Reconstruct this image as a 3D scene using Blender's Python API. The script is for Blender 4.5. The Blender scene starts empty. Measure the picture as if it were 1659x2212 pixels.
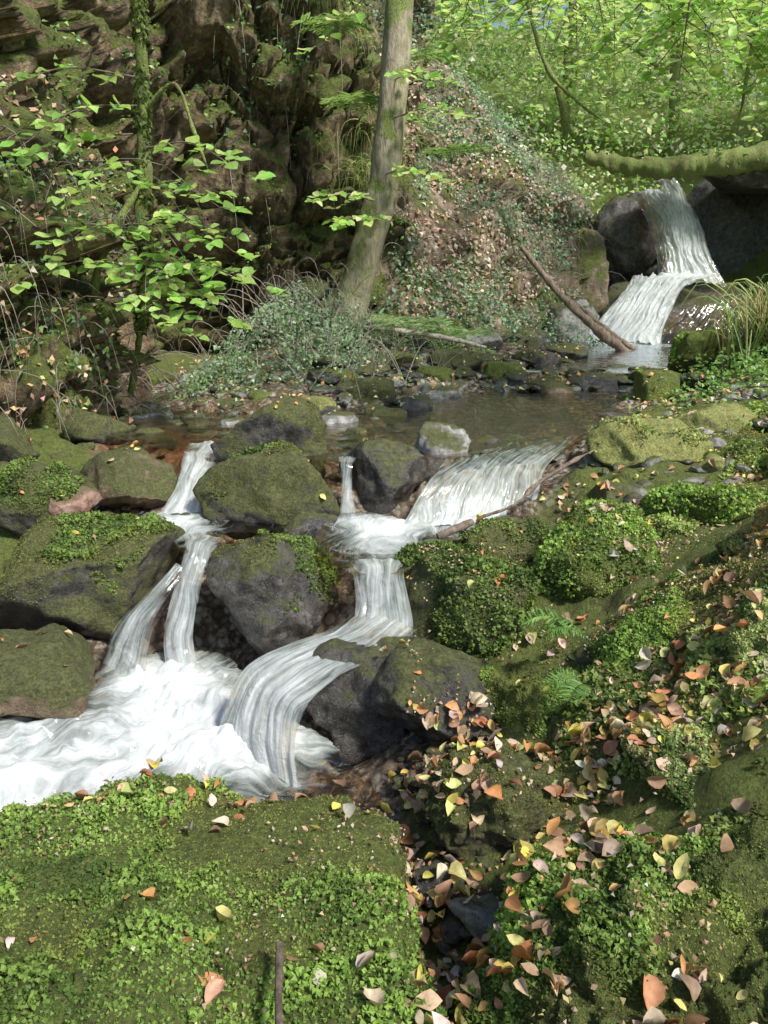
import bpy, math, random, numpy as np
from mathutils import Vector
from mathutils.bvhtree import BVHTree
rng=np.random.default_rng(7)
sc=bpy.context.scene
# ---------------------------------------------------------------- noise
def _h(ix,iy,iz,s):
    h=(ix*73856093)^(iy*19349663)^(iz*83492791)^(s*2654435761)
    h=h&0xffffffff
    h=((h^(h>>15))*2246822519)&0xffffffff
    h=((h^(h>>13))*3266489917)&0xffffffff
    h=h^(h>>16)
    return (h&0xffffff)/float(0xffffff)
def vnoise(p,s=0):
    p=np.asarray(p,dtype=np.float64); f=np.floor(p); i=f.astype(np.int64); t=p-f
    t=t*t*t*(t*(t*6-15)+10); r=0
    for dx in (0,1):
        wx=t[...,0] if dx else 1-t[...,0]
        for dy in (0,1):
            wy=t[...,1] if dy else 1-t[...,1]
            for dz in (0,1):
                wz=t[...,2] if dz else 1-t[...,2]
                r=r+wx*wy*wz*_h(i[...,0]+dx,i[...,1]+dy,i[...,2]+dz,s)
    return r*2-1
def fbm(p,o=4,s=0,g=.5):
    p=np.asarray(p,dtype=np.float64); r=0;a=1;n=0
    for k in range(o):
        r=r+a*vnoise(p*(2.03**k)+k*17.3,s+k); n+=a; a*=g
    return r/n*1.6
def worley(p,s=0):
    p=np.asarray(p,dtype=np.float64); i=np.floor(p).astype(np.int64)
    f1=np.full(p.shape[:-1],9.0); f2=f1.copy(); c=np.zeros(p.shape[:-1]); tl=c.copy()
    for dx in (-1,0,1):
        for dy in (-1,0,1):
            for dz in (-1,0,1):
                a,b,d=i[...,0]+dx,i[...,1]+dy,i[...,2]+dz
                q=np.stack([a+_h(a,b,d,s),b+_h(a,b,d,s+1),d+_h(a,b,d,s+2)],-1)
                o=p-q; r=np.sqrt((o**2).sum(-1)); cr=_h(a,b,d,s+3)
                t=o[...,0]*(_h(a,b,d,s+4)-.5)+o[...,1]*(_h(a,b,d,s+5)-.5)+o[...,2]*(_h(a,b,d,s+6)-.35)
                nw=r<f1
                f2=np.where(nw,f1,np.minimum(f2,r)); c=np.where(nw,cr,c); tl=np.where(nw,t,tl); f1=np.where(nw,r,f1)
    return f1,f2,c,tl
def sstep(a,b,x):
    t=np.clip((x-a)/(b-a),0,1); return t*t*(3-2*t)
def norml(v): return v/np.maximum(np.linalg.norm(v,axis=-1,keepdims=True),1e-9)
# ---------------------------------------------------------------- mesh helpers
def mk(name,V,F,mat,smooth=True,parent=None,attrs=None):
    V=np.ascontiguousarray(V,dtype=np.float32); F=np.ascontiguousarray(F,dtype=np.int32)
    me=bpy.data.meshes.new(name); k=F.shape[1]
    me.vertices.add(len(V)); me.vertices.foreach_set('co',V.ravel())
    me.loops.add(F.size); me.loops.foreach_set('vertex_index',F.ravel())
    me.polygons.add(len(F)); me.polygons.foreach_set('loop_start',np.arange(0,F.size,k,dtype=np.int32))
    me.polygons.foreach_set('use_smooth',np.full(len(F),smooth,dtype=bool))
    me.update(calc_edges=True)
    if attrs:
        for an,(ty,d) in attrs.items():
            a=me.attributes.new(an,ty,'POINT')
            a.data.foreach_set('color' if ty=='FLOAT_COLOR' else 'vector',np.ascontiguousarray(d,dtype=np.float32).ravel())
    if mat: me.materials.append(mat)
    ob=bpy.data.objects.new(name,me); sc.collection.objects.link(ob)
    if parent: ob.parent=parent
    return ob
def empty(name):
    e=bpy.data.objects.new(name,None); sc.collection.objects.link(e); return e
def gridF(nu,nv):
    i=np.arange(nu-1)[:,None]*nv+np.arange(nv-1)[None,:]
    i=i.ravel(); return np.stack([i,i+nv,i+nv+1,i+1],-1)
def catmull(P,n):
    P=np.asarray(P,dtype=float); K=len(P)
    Q=np.concatenate([[2*P[0]-P[1]],P,[2*P[-1]-P[-2]]])
    t=np.linspace(0,K-1-1e-6,n); i=t.astype(int); f=(t-i).reshape((-1,)+(1,)*(P.ndim-1))
    a,b,c,d=Q[i],Q[i+1],Q[i+2],Q[i+3]
    return .5*(2*b+(c-a)*f+(2*a-5*b+4*c-d)*f*f+(3*b-a-3*c+d)*f**3)
def tube(pts,rad,n=None,seg=8,rough=0,seed=0):
    pts=np.asarray(pts,float); n=n or max(4,len(pts)*5)
    P=catmull(pts,n); R=np.interp(np.linspace(0,1,n),np.linspace(0,1,len(rad)),rad)
    T=norml(np.gradient(P,axis=0)); up=np.array([0.,0,1]) if abs(T[:,2]).mean()<.8 else np.array([1.,0,0])
    A=norml(np.cross(T,up)); B=np.cross(T,A)
    th=np.linspace(0,2*np.pi,seg,endpoint=False)
    D=A[:,None]*np.cos(th)[None,:,None]+B[:,None]*np.sin(th)[None,:,None]
    V=P[:,None]+D*R[:,None,None]
    if rough: V=V+D*(fbm(V*[9,9,3],4,seed)*rough)[...,None]
    i=np.arange(n-1)[:,None]*seg; j=np.arange(seg)[None,:]; j2=(j+1)%seg
    F=np.stack([(i+j),(i+j2),(i+seg+j2),(i+seg+j)],-1).reshape(-1,4)
    return V.reshape(-1,3),F
def merge(L):
    Vs=[];Fs=[];o=0
    for V,F in L: Vs.append(V);Fs.append(F+o);o+=len(V)
    return np.concatenate(Vs),np.concatenate(Fs)
# ---------------------------------------------------------------- leaf clouds
T1=np.array([[0,0,0],[0,.25,0],[0,.5,0],[0,.75,0],[0,1,0],[-.17,.1,.03],[-.31,.33,.06],[-.30,.6,.06],[-.16,.83,.03],[.17,.1,.03],[.31,.33,.06],[.30,.6,.06],[.16,.83,.03]],float)
F1=[]
for s_,o_ in ((5,0),(9,1)):
    for f in ([0,1,s_],[s_,1,s_+1],[1,2,s_+1],[s_+1,2,s_+2],[2,3,s_+2],[s_+2,3,s_+3],[3,4,s_+3]): F1.append(f if o_==0 else f[::-1])
F1=np.array(F1)
T0=np.array([[0,0,0],[-.3,.5,.08],[.3,.5,.08],[0,1,0]],float); F0=np.array([[0,2,1],[1,2,3]])
def leafcloud(name,pos,nrm,dr,size,col,mat,detail=1,curl=.15,width=1.,parent=None):
    pos=np.asarray(pos,float); n=len(pos)
    N=norml(nrm); B=norml(dr-N*(dr*N).sum(-1,keepdims=True)); A=np.cross(B,N)
    T,F=(T1,F1) if detail else (T0,F0)
    size=np.broadcast_to(size,(n,)).astype(float)
    cu=rng.normal(0,1,n)*curl; cw=rng.uniform(-.3,1.2,n)*curl*2; tw=rng.normal(0,1,n)*curl; ww=width*rng.uniform(.8,1.2,n)
    x=T[None,:,0]*ww[:,None]; y=np.broadcast_to(T[None,:,1],(n,len(T)))
    z=T[None,:,2]+cu[:,None]*(y-.4)**2*2+cw[:,None]*np.abs(x)*2+tw[:,None]*x*(y-.5)*2
    if detail: z=z+rng.normal(0,1,(n,len(T)))*curl*.12; x=x+(y-.2)**2*tw[:,None]*.5
    s=size[:,None,None]
    V=pos[:,None]+s*(x[...,None]*A[:,None]+y[...,None]*B[:,None]+z[...,None]*N[:,None])
    Fa=(F[None]+(np.arange(n)*len(T))[:,None,None]).reshape(-1,3)
    C=np.concatenate([np.repeat(col,len(T),0),np.ones((n*len(T),1))],1)
    return mk(name,V.reshape(-1,3),Fa,mat,bool(detail),parent,{'col':('FLOAT_COLOR',C)})
def pick(pal,n,j=.2,w=None):
    pal=np.array(pal,float); c=pal[rng.choice(len(pal),n,p=w)]
    return np.clip(c*(1+rng.normal(0,j,(n,1))).clip(.3,2)*(1+rng.normal(0,.06,(n,3))),0,.95)
def rv(n,s=1.): return rng.normal(0,s,(n,3))
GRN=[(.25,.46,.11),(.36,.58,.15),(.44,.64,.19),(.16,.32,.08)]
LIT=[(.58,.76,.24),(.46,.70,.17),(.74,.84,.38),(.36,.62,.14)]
IVY=[(.18,.34,.18),(.28,.48,.27),(.42,.58,.38),(.13,.25,.12)]
AUT=[(.80,.64,.15),(.84,.76,.28),(.72,.40,.15),(.68,.29,.12),(.68,.48,.30),(.50,.30,.18),(.82,.66,.50),(.38,.21,.12)]
PALE=[(.76,.57,.41),(.68,.48,.31),(.82,.68,.54),(.58,.37,.23),(.78,.66,.26),(.66,.34,.17),(.46,.28,.17)]
# ---------------------------------------------------------------- materials
class NT:
    def __init__(s,name):
        s.m=bpy.data.materials.new(name); s.m.use_nodes=True; s.t=s.m.node_tree; s.t.nodes.clear()
        s.out=s.n('ShaderNodeOutputMaterial')
    def n(s,ty,ins=None,**kw):
        d=s.t.nodes.new(ty)
        for k,v in kw.items(): setattr(d,k,v)
        if ins:
            for k,v in ins.items():
                if hasattr(v,'is_linked') or hasattr(v,'links'): s.t.links.new(v,d.inputs[k])
                else: d.inputs[k].default_value=v
        return d
    def noise(s,vec,scale,det=6,rough=.6,dist=0):
        return s.n('ShaderNodeTexNoise',{'Vector':vec,'Scale':scale,'Detail':det,'Roughness':rough,'Distortion':dist}).outputs['Fac']
    def math(s,op,a,b=0.,c=0.,clamp=False):
        return s.n('ShaderNodeMath',{0:a,1:b,2:c},operation=op,use_clamp=clamp).outputs[0]
    def ramp(s,f,st):
        r=s.n('ShaderNodeValToRGB',{'Fac':f}); e=r.color_ramp.elements
        while len(e)<len(st): e.new(.5)
        for q,(p,c) in zip(e,st): q.position=p; q.color=tuple(c)+((1,) if len(c)==3 else ())
        return r.outputs['Color']
    def mix(s,f,a,b,bt='MIX'):
        d=s.n('ShaderNodeMix',data_type='RGBA',blend_type=bt)
        for k,v in ((0,f),(6,a),(7,b)):
            if hasattr(v,'links'): s.t.links.new(v,d.inputs[k])
            else: d.inputs[k].default_value=v if k==0 else tuple(v)+((1,) if len(v)==3 else ())
        return d.outputs[2]
    def ms(s,f,a,b):
        d=s.t.nodes.new('ShaderNodeMixShader')
        if hasattr(f,'links'): s.t.links.new(f,d.inputs[0])
        else: d.inputs[0].default_value=f
        s.t.links.new(a,d.inputs[1]); s.t.links.new(b,d.inputs[2]); return d.outputs[0]
    def fin(s,sh): s.t.links.new(sh,s.out.inputs[0]); return s.m
def mossrock(name,amt,mcols,rcols,rough=.75,nz=.55,bump=.6,sc_=1.,bed=False,bd=.03):
    t=NT(name); g=t.n('ShaderNodeNewGeometry'); P=g.outputs['Position']
    z=t.n('ShaderNodeSeparateXYZ',{0:g.outputs['Normal']}).outputs[2]
    n1=t.noise(P,2.6*sc_,8,.62); n2=t.noise(P,75*sc_,4,.7); n3=t.noise(P,11*sc_,6,.65); n4=t.noise(P,28*sc_,8,.75)
    m=t.math('ADD',t.math('MULTIPLY',z,nz),t.math('MULTIPLY',n1,1.6)); m=t.math('ADD',m,t.math('MULTIPLY',n4,.7))
    m=t.math('MULTIPLY',t.math('ADD',m,amt-1.5),4.,clamp=True)
    mc=t.ramp(n2,[(.3,mcols[0]),(.5,mcols[1]),(.7,mcols[2])])
    mc=t.mix(t.math('MULTIPLY',n3,.8),mc,mcols[3])
    mc=t.mix(1.,mc,t.ramp(n4,[(.3,(.4,.4,.4)),(.6,(1.1,1.1,1.1))]),'MULTIPLY')
    rc=t.ramp(n3,[(.25,rcols[0]),(.45,rcols[1]),(.6,rcols[2]),(.75,rcols[3])])
    rc=t.mix(t.ramp(n4,[(.35,(1,1,1)),(.5,(0,0,0))]),rc,tuple(c*.45 for c in rcols[1]))
    sp=t.noise(P,160.,2,.5); rc=t.mix(t.ramp(sp,[(.6,(0,0,0)),(.7,(.6,.6,.6))]),rc,rcols[3])
    col=t.mix(m,rc,mc)
    hb=t.math('ADD',t.math('MULTIPLY',n2,t.math('MULTIPLY',m,.6)),t.math('MULTIPLY',n4,.8)); hb=t.math('ADD',hb,n3)
    if bed:
        bm=t.n('ShaderNodeSeparateXYZ',{0:t.n('ShaderNodeAttribute',attribute_name='bed').outputs['Vector']})
        vv=t.n('ShaderNodeTexVoronoi',{'Vector':P,'Scale':19.,'Randomness':1.}); vc=t.n('ShaderNodeTexVoronoi',{'Vector':P,'Scale':46.})
        hs=t.n('ShaderNodeSeparateColor',{0:vv.outputs['Color']}).outputs[0]; hs2=t.n('ShaderNodeSeparateColor',{0:vc.outputs['Color']}).outputs[1]
        c1=t.ramp(hs,[(.1,(.18,.13,.09)),(.4,(.34,.26,.18)),(.7,(.48,.41,.32)),(.95,(.62,.58,.5))])
        c2=t.ramp(hs2,[(.1,(.14,.10,.07)),(.5,(.32,.23,.15)),(.9,(.54,.47,.38))])
        bc=t.mix(t.math('GREATER_THAN',t.noise(P,3.,3),.5),c1,c2)
        bc=t.mix(t.ramp(vv.outputs['Distance'],[(.45,(0,0,0)),(.75,(.8,.8,.8))]),bc,(.06,.04,.025))
        bc=t.mix(bm.outputs[1],bc,t.mix(n3,(.50,.24,.12),(.24,.11,.055)))
        col=t.mix(bm.outputs[0],col,bc); hb=t.math('SUBTRACT',hb,t.math('MULTIPLY',vv.outputs['Distance'],t.math('MULTIPLY',bm.outputs[0],1.6)))
    b=t.n('ShaderNodeBump',{'Height':hb,'Strength':bump,'Distance':bd})
    rr=t.math('ADD',t.math('MULTIPLY',m,.9-rough),rough)
    p=t.n('ShaderNodeBsdfPrincipled',{'Base Color':col,'Roughness':rr,'Normal':b.outputs[0]})
    return t.fin(p.outputs[0])
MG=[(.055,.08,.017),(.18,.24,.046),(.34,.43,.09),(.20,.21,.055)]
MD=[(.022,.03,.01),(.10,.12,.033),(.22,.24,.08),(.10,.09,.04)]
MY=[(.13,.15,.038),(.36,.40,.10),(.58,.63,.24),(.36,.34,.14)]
RD=[(.018,.017,.015),(.055,.05,.045),(.12,.11,.098),(.26,.25,.23)]
RG=[(.10,.10,.09),(.25,.25,.23),(.40,.39,.36),(.58,.57,.54)]
RB=[(.07,.05,.03),(.20,.14,.085),(.32,.245,.15),(.46,.39,.27)]
RC=[(.06,.04,.023),(.24,.165,.09),(.48,.35,.20),(.74,.66,.53)]
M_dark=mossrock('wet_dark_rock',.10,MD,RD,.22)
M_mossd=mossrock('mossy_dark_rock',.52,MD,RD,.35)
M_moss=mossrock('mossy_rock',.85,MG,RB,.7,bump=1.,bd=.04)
M_mossy=mossrock('sunny_moss_rock',.7,MY,RG,.7,bump=1.)  # yellow moss, brightened so the bank's sunlight sits in the colour
M_grey=mossrock('grey_rock',.1,MD,RG,.6)
M_brown=mossrock('brown_wet_rock',.35,MD,RB,.3)
M_pink=mossrock('reddish_rock',.0,MD,[(.2,.1,.07),(.35,.2,.15),(.5,.33,.27),(.6,.45,.4)],.5)
M_cliff=mossrock('cliff_rock',.42,MG,RC,.55,.6,1.,.6,bd=.08)
M_slope=mossrock('hillside_soil',.36,MG,[(.14,.10,.07),(.36,.25,.17),(.56,.44,.34),(.72,.64,.54)],.9,.2,1.,.8,bd=.06)
M_bank=mossrock('bank_soil',.50,MG,[(.035,.025,.017),(.09,.068,.045),(.18,.135,.095),(.31,.24,.17)],.9,.3,1.,1.3,True,.04)
def leafmat(name,tr=.5,gain=1.6,rg=.42):
    t=NT(name); a=t.n('ShaderNodeAttribute',attribute_name='col').outputs['Color']
    P=t.n('ShaderNodeNewGeometry').outputs['Position']
    a=t.mix(1.,a,t.ramp(t.noise(P,60,3),[(.3,(.7,.7,.7)),(.7,(1.1,1.1,1.1))]),'MULTIPLY')
    p=t.n('ShaderNodeBsdfPrincipled',{'Base Color':a,'Roughness':rg})
    g=t.mix(1.,a,(gain,gain,gain*.8),'MULTIPLY')
    tl=t.n('ShaderNodeBsdfTranslucent',{'Color':g})
    return t.fin(t.ms(tr,p.outputs[0],tl.outputs[0]))
M_leaf=leafmat('leaf',.45,1.3); M_dead=leafmat('dead_leaf',.15,1.1,.6); M_fur=leafmat('moss_frond',.3,1.2,.6)
def barkmat(name,c,moss):
    t=NT(name); P=t.n('ShaderNodeNewGeometry').outputs['Position']
    mp=t.n('ShaderNodeMapping',{'Vector':P,'Scale':(1,1,.3)}).outputs[0]
    a=t.noise(mp,22,8,.7); b=t.noise(P,3.5,6)
    col=t.ramp(a,[(.3,c[0]),(.5,c[1]),(.7,c[2])])
    m=t.math('MULTIPLY',t.math('SUBTRACT',b,1-moss),9.,clamp=True)
    col=t.mix(m,col,t.ramp(t.noise(P,90,3),[(.35,(.09,.12,.03)),(.65,(.34,.40,.11))]))
    bu=t.n('ShaderNodeBump',{'Height':a,'Strength':.9,'Distance':.04})
    return t.fin(t.n('ShaderNodeBsdfPrincipled',{'Base Color':col,'Roughness':.85,'Normal':bu.outputs[0]}).outputs[0])
M_bark=barkmat('bark',[(.17,.14,.09),(.42,.36,.25),(.6,.55,.43)],.49)
M_barkm=barkmat('mossy_bark',[(.10,.09,.05),(.22,.205,.09),(.36,.35,.16)],.62)
M_twig=barkmat('twig_bark',[(.09,.065,.05),(.24,.18,.13),(.42,.35,.28)],.35)
M_pale=barkmat('pale_bark',[(.22,.18,.14),(.45,.39,.32),(.6,.54,.45)],.4)
def watermat():
    t=NT('stream_water'); a=t.n('ShaderNodeAttribute',attribute_name='flow')
    s=t.n('ShaderNodeSeparateXYZ',{0:a.outputs['Vector']})
    P=t.n('ShaderNodeNewGeometry').outputs['Position']
    v=t.n('ShaderNodeCombineXYZ',{0:t.math('MULTIPLY',s.outputs[0],34.),1:t.math('MULTIPLY',s.outputs[1],2.4),2:0.}).outputs[0]
    n1=t.noise(v,1.,7,.6,.5)
    v2=t.n('ShaderNodeCombineXYZ',{0:t.math('MULTIPLY',s.outputs[0],130.),1:t.math('MULTIPLY',s.outputs[1],4.5),2:3.}).outputs[0]
    n2=t.noise(v2,1.,4,.6,.4)
    n5=t.noise(P,7.,6,.62,.6); n6=t.noise(P,22.,5,.7,.8)
    k=t.math('ADD',t.math('MULTIPLY',n1,1.3),t.math('MULTIPLY',n2,.6))
    k=t.math('ADD',k,t.math('MULTIPLY',n5,.6))
    k=t.math('ADD',k,t.math('ADD',s.outputs[2],-1.62))
    f=t.math('MULTIPLY',k,1.2,clamp=True)
    rip=t.n('ShaderNodeBump',{'Height':t.math('ADD',t.noise(P,9,3,.5,.8),t.math('MULTIPLY',n1,.5)),'Strength':.3,'Distance':.03})
    fb=t.n('ShaderNodeBump',{'Height':t.math('ADD',t.math('MULTIPLY',n6,.6),t.math('ADD',n5,t.math('MULTIPLY',n1,.5))),'Strength':.6,'Distance':.03})
    tr=t.n('ShaderNodeBsdfTransparent',{'Color':(.82,.70,.55,1)})
    gl=t.n('ShaderNodeBsdfGlossy',{'Color':(.9,.95,1,1),'Roughness':.1,'Normal':rip.outputs[0]})
    fr=t.n('ShaderNodeFresnel',{'IOR':1.4,'Normal':rip.outputs[0]}).outputs[0]
    w=t.ms(t.math('ADD',t.math('MULTIPLY',fr,1.3),.03,clamp=True),tr.outputs[0],gl.outputs[0])
    fc=t.ramp(t.math('ADD',t.math('MULTIPLY',f,.75),t.math('MULTIPLY',n5,.35)),[(.1,(.52,.60,.55)),(.5,(.70,.77,.74)),(.9,(.86,.89,.89))])
    fo=t.n('ShaderNodeBsdfDiffuse',{'Color':fc,'Roughness':.5,'Normal':fb.outputs[0]})
    tl=t.n('ShaderNodeBsdfTranslucent',{'Color':(.85,.91,.89,1)})
    return t.fin(t.ms(t.math('MULTIPLY',f,.97),w,t.ms(.25,fo.outputs[0],tl.outputs[0])))
M_water=watermat()
# ---------------------------------------------------------------- ground
CP=np.array([(0,0,-.45),(-2,0,-.45),(0,-3,-.5),(-5,-2,.3),(4,-2,1.2),(2,.5,.3),(0,1.5,-.5),(.2,2.0,-.38),(.2,1.3,-.4),(.6,1.4,-.25),(-1,1.5,-.6),
(-1.5,2.9,-.7),(-.6,3.0,-.7),(-1,3.6,-.65),(-.2,3.2,-.6),(.0,3.7,-.22),(-.6,4.1,-.4),(-1.2,4.0,-.5),(-1.7,4.2,-.35),(-2.2,3.4,-.6),(-3,3,-.4),(-4,3,.3),(-3.4,4.3,.1),(-2.6,4.6,.05),
(-.2,4.3,-.05),(-1.3,4.6,-.02),(.2,4.6,-.05),(-1.2,5.3,.15),(-.5,5.3,.2),(.7,4.9,.08),(.3,5.4,.25),(1.1,5.3,.2),(1.4,5.9,.28),(0,6.4,.26),(-1.5,6.3,.3),(.5,7.5,.24),(1.6,7.3,.22),(2,9,.40),(.4,6.6,.25),(1.6,8.3,.3),
(-.87,7.2,.46),(-.4,9.,.62),(.72,10.3,.62),(-1.5,8.0,.55),(-1.2,9.2,.72),(2.1,12.4,.58),(-.43,10.3,.92),(.2,8.0,.46),(-1.8,7.0,.34),(-2.05,8,.33),(-2.4,9.5,.34),(-2.0,10.4,.5),(-.3,7.0,.4),
(1.0,9.6,.5),(1.7,10.5,.45),(3,10.2,.35),(3,12.5,.35),(4,13.6,.35),(4.8,12.5,.35),(2.4,8.4,.36),(2.2,7.4,.38),
(1.8,6.3,.42),(2.3,6.2,.45),(2.7,5.6,.55),(3.2,7,.6),(3.6,8.6,.58),(4.6,9,.8),(4.8,10.5,.5),(5.8,12,.5),(6.6,13.5,.5),(8.0,11,1.8),
(1.5,5.1,.3),(2.0,4.6,.3),(2.5,4.2,.55),(1.1,4.5,.12),(1.2,4.2,.12),(.85,4.1,.02),(.9,3.4,.02),(1.5,3.4,.34),(.55,3.2,-.15),(.75,2.7,-.08),(1.15,2.8,.18),(.45,2.7,-.25),
(1.46,2.9,.48),(1.35,2.4,.40),(1.09,2.0,.2),(.74,2.35,-.05),(1.0,1.7,.1),(1.9,2.5,.85),(2.2,3.4,.85),(2.6,1.6,1.1),(3.5,3,1.4),(4.5,5,1.6),(.15,2.6,-.35),(-.1,2.9,-.55),
(-3.2,6,.5),(-4,7.5,.5),(-4,10,.5),(-3.3,12.5,.5),(-2,12.5,.5),(-.8,12.3,.6),(0,13.5,.8),(2,15.5,1.2),(3.6,16.5,.8),(4.2,15.6,.6),(5.2,15.7,.6),(6.5,15.6,.6),(7.2,15.2,.8),(8.4,14.5,1.4),(6.5,16.3,1.0),(5.4,17.3,2.7),(6.5,17.8,3.0),(4,18.5,2.8),(6,20,3.2),(9,16.8,3.6),(8,20,4.6),(4,22,5),(0,20,4),
(9,28,7.5),(15,30,9),(12,10,4.5),(12,0,4),(-10,5,3),(-12,15,6),(-30,10,18),(30,15,12),(0,60,18),(50,70,20),(-50,60,30),(0,-60,-4),(-50,-50,14),(50,-50,14),(-70,0,30),(80,0,24),(20,110,30)],float)
def rbf_fit(C):
    d=np.sqrt(((C[:,None,:2]-C[None,:,:2])**2).sum(-1)); n=len(C)
    A=np.zeros((n+1,n+1)); A[:n,:n]=d-np.eye(n)*.01; A[:n,n]=1; A[n,:n]=1
    return np.linalg.solve(A,np.append(C[:,2],0))
RW=rbf_fit(CP)
def H(x,y):
    x=np.asarray(x,float); y=np.asarray(y,float); r=np.full(x.shape,RW[-1])
    for (cx,cy,_),w in zip(CP,RW[:-1]): r=r+w*np.hypot(x-cx,y-cy)
    return r
GX=[];GF=[];GO=0
def addground(V,F):
    global GO
    F=np.asarray(F); V=np.asarray(V)
    if F.shape[1]==4: F=np.concatenate([F[:,[0,1,2]],F[:,[0,2,3]]])
    GX.append(V); GF.append(F+GO); GO+=len(V)
def gdisp(q): return fbm(q*[2.2,2.2,1],5,3)*.06+fbm(q*[7,7,3],4,9)*.05
a=np.linspace(-1,1,480); gx=np.sinh(a*5.)/np.sinh(5.)*120+.6
b=np.linspace(-1,1,520); gy=np.sinh(b*4.7)/np.sinh(4.7)*120+4
X,Y=np.meshgrid(gx,gy,indexing='ij'); Z=H(X,Y)
Pn=np.stack([X,Y,0*Z],-1); Z=Z+gdisp(Pn)
yy=[1.8,2.3,3,3.5,3.8,4.3,4.8,5.5,6.5,8,9.3,14,15]
xl=np.interp(Y,yy,[-4,-4,-3.6,-3,-2.6,-2.1,-2.0,-1.9,-2.4,-2.6,-3.2,2.0,3.0]); xr=np.interp(Y,yy,[-.3,0,.1,.1,.15,.4,.95,1.4,2.0,2.9,3.6,6.6,6.8])
wb=fbm(Pn*[2.,2.,0],3,19)*.15
bedm=sstep(-.1,.1,X-xl+wb)*sstep(-.1,.1,xr-X+wb)*(Y>1.8)*(Y<15)
red=np.exp(-(((X+1.8)/.9)**2+((Y-6.2)/1.1)**2))*.8
GV=np.stack([X,Y,Z],-1).reshape(-1,3)
mk('ground',GV,gridF(480,520),M_bank,attrs={'bed':('FLOAT_VECTOR',np.stack([bedm,red,0*red],-1).reshape(-1,3))}); addground(GV,gridF(480,520))
# ---------------------------------------------------------------- valley sides (swept sheets)
def sheet(name,nodes,h,nc,nr,mat,amp,cell,seed,dent=None,sm=1.):
    N=catmull(np.array(nodes,float),nc)
    T=norml(np.gradient(N[:,:2],axis=0)); O=np.stack([-T[:,1],T[:,0]],-1)
    k=31; Op=np.pad(O,((k//2,k//2),(0,0)),mode='edge')
    O=norml(np.stack([np.convolve(Op[:,i],np.ones(k)/k,'valid') for i in (0,1)],-1))
    hh=np.linspace(-.5,1,nr)**1*h; hh=np.where(hh<0,hh/h*1.2,hh)[None,:]
    off=N[:,3:4]*np.minimum(hh,N[:,4:5])+N[:,5:6]*np.maximum(0,hh-N[:,4:5])
    V=np.stack([N[:,0:1]+O[:,0:1]*off,N[:,1:2]+O[:,1:2]*off,N[:,2:3]+hh+0*off],-1)
    wp=V+np.stack([fbm(V*1.1,3,seed+5)*.3,fbm(V*1.1+7,3,seed+6)*.3,fbm(V*1.1+3,3,seed+8)*.3],-1)
    wp=wp@np.array([[.94,0,.34],[0,1,0],[-.34,0,.94]])
    f1,f2,c,tl=worley(wp*cell,seed); g1,g2,d,tg=worley(wp*[2.9,2.9,4.0]+5,seed+19)
    disp=amp*((c-.5)*1.5+tl*1.9+(d-.5)*.45*sm+tg*.9*sm+fbm(V*.8,4,seed+2)*.7+fbm(V*9,3,seed+3)*.06)
    disp=disp+amp*.9*(1-sstep(0,.09,f2-f1))
    if dent is not None: disp=disp+dent(V)
    D3=np.concatenate([O,np.full((nc,1),-.2)],1)[:,None,:]
    V=V+D3*disp[...,None]
    mk(name,V.reshape(-1,3),gridF(nc,nr),mat,); addground(V.reshape(-1,3),gridF(nc,nr))
    return V
def dent(V):
    r=((V[...,0]+2.0)/.8)**2+((V[...,2]-1.0)/1.4)**2; r2=((V[...,0]+.75)/.45)**2+((V[...,2]-1.9)/1.4)**2
    return (1.5*np.exp(-r)+.8*np.exp(-r2))*(V[...,1]>9)
S1=sheet('rock_cliff',[(-6,2.5,.2,.6,1.2,.5),(-3.9,4.4,.1,.5,1.2,.5),(-2.75,5.6,.2,.35,1.0,.6),(-2.15,6.7,.25,.3,1.0,.55),(-2.45,7.8,.3,.35,1.2,.3),(-2.85,9.3,.4,.25,1.0,.1),(-2.4,10.5,.5,.1,1,.06),(-1.4,10.9,.7,.05,2,.08),(-.5,11.2,.9,.12,2,.2),(.4,11.6,.8,.35,2,.35),(1.2,12.6,.8,.6,2,.5)],8.5,520,280,M_cliff,.42,[1.0,1.0,1.5],11,dent)
S2=sheet('hillside',[(-.4,11.6,.8,.5,2,.5),(.5,11.4,.7,.5,2,.6),(1.5,12.3,.6,.55,2.2,.75),(2.5,13.5,.5,.5,2.5,.8),(3.3,14.6,.5,.35,2.5,.9),(3.9,15.6,.5,.25,2.4,1.2),(4.2,16.6,.8,.2,2.2,1.3),(4.4,19,2,.6,2,1.1)],9,320,220,M_slope,.2,[.9,.9,1.1],31,None,.6)
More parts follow.
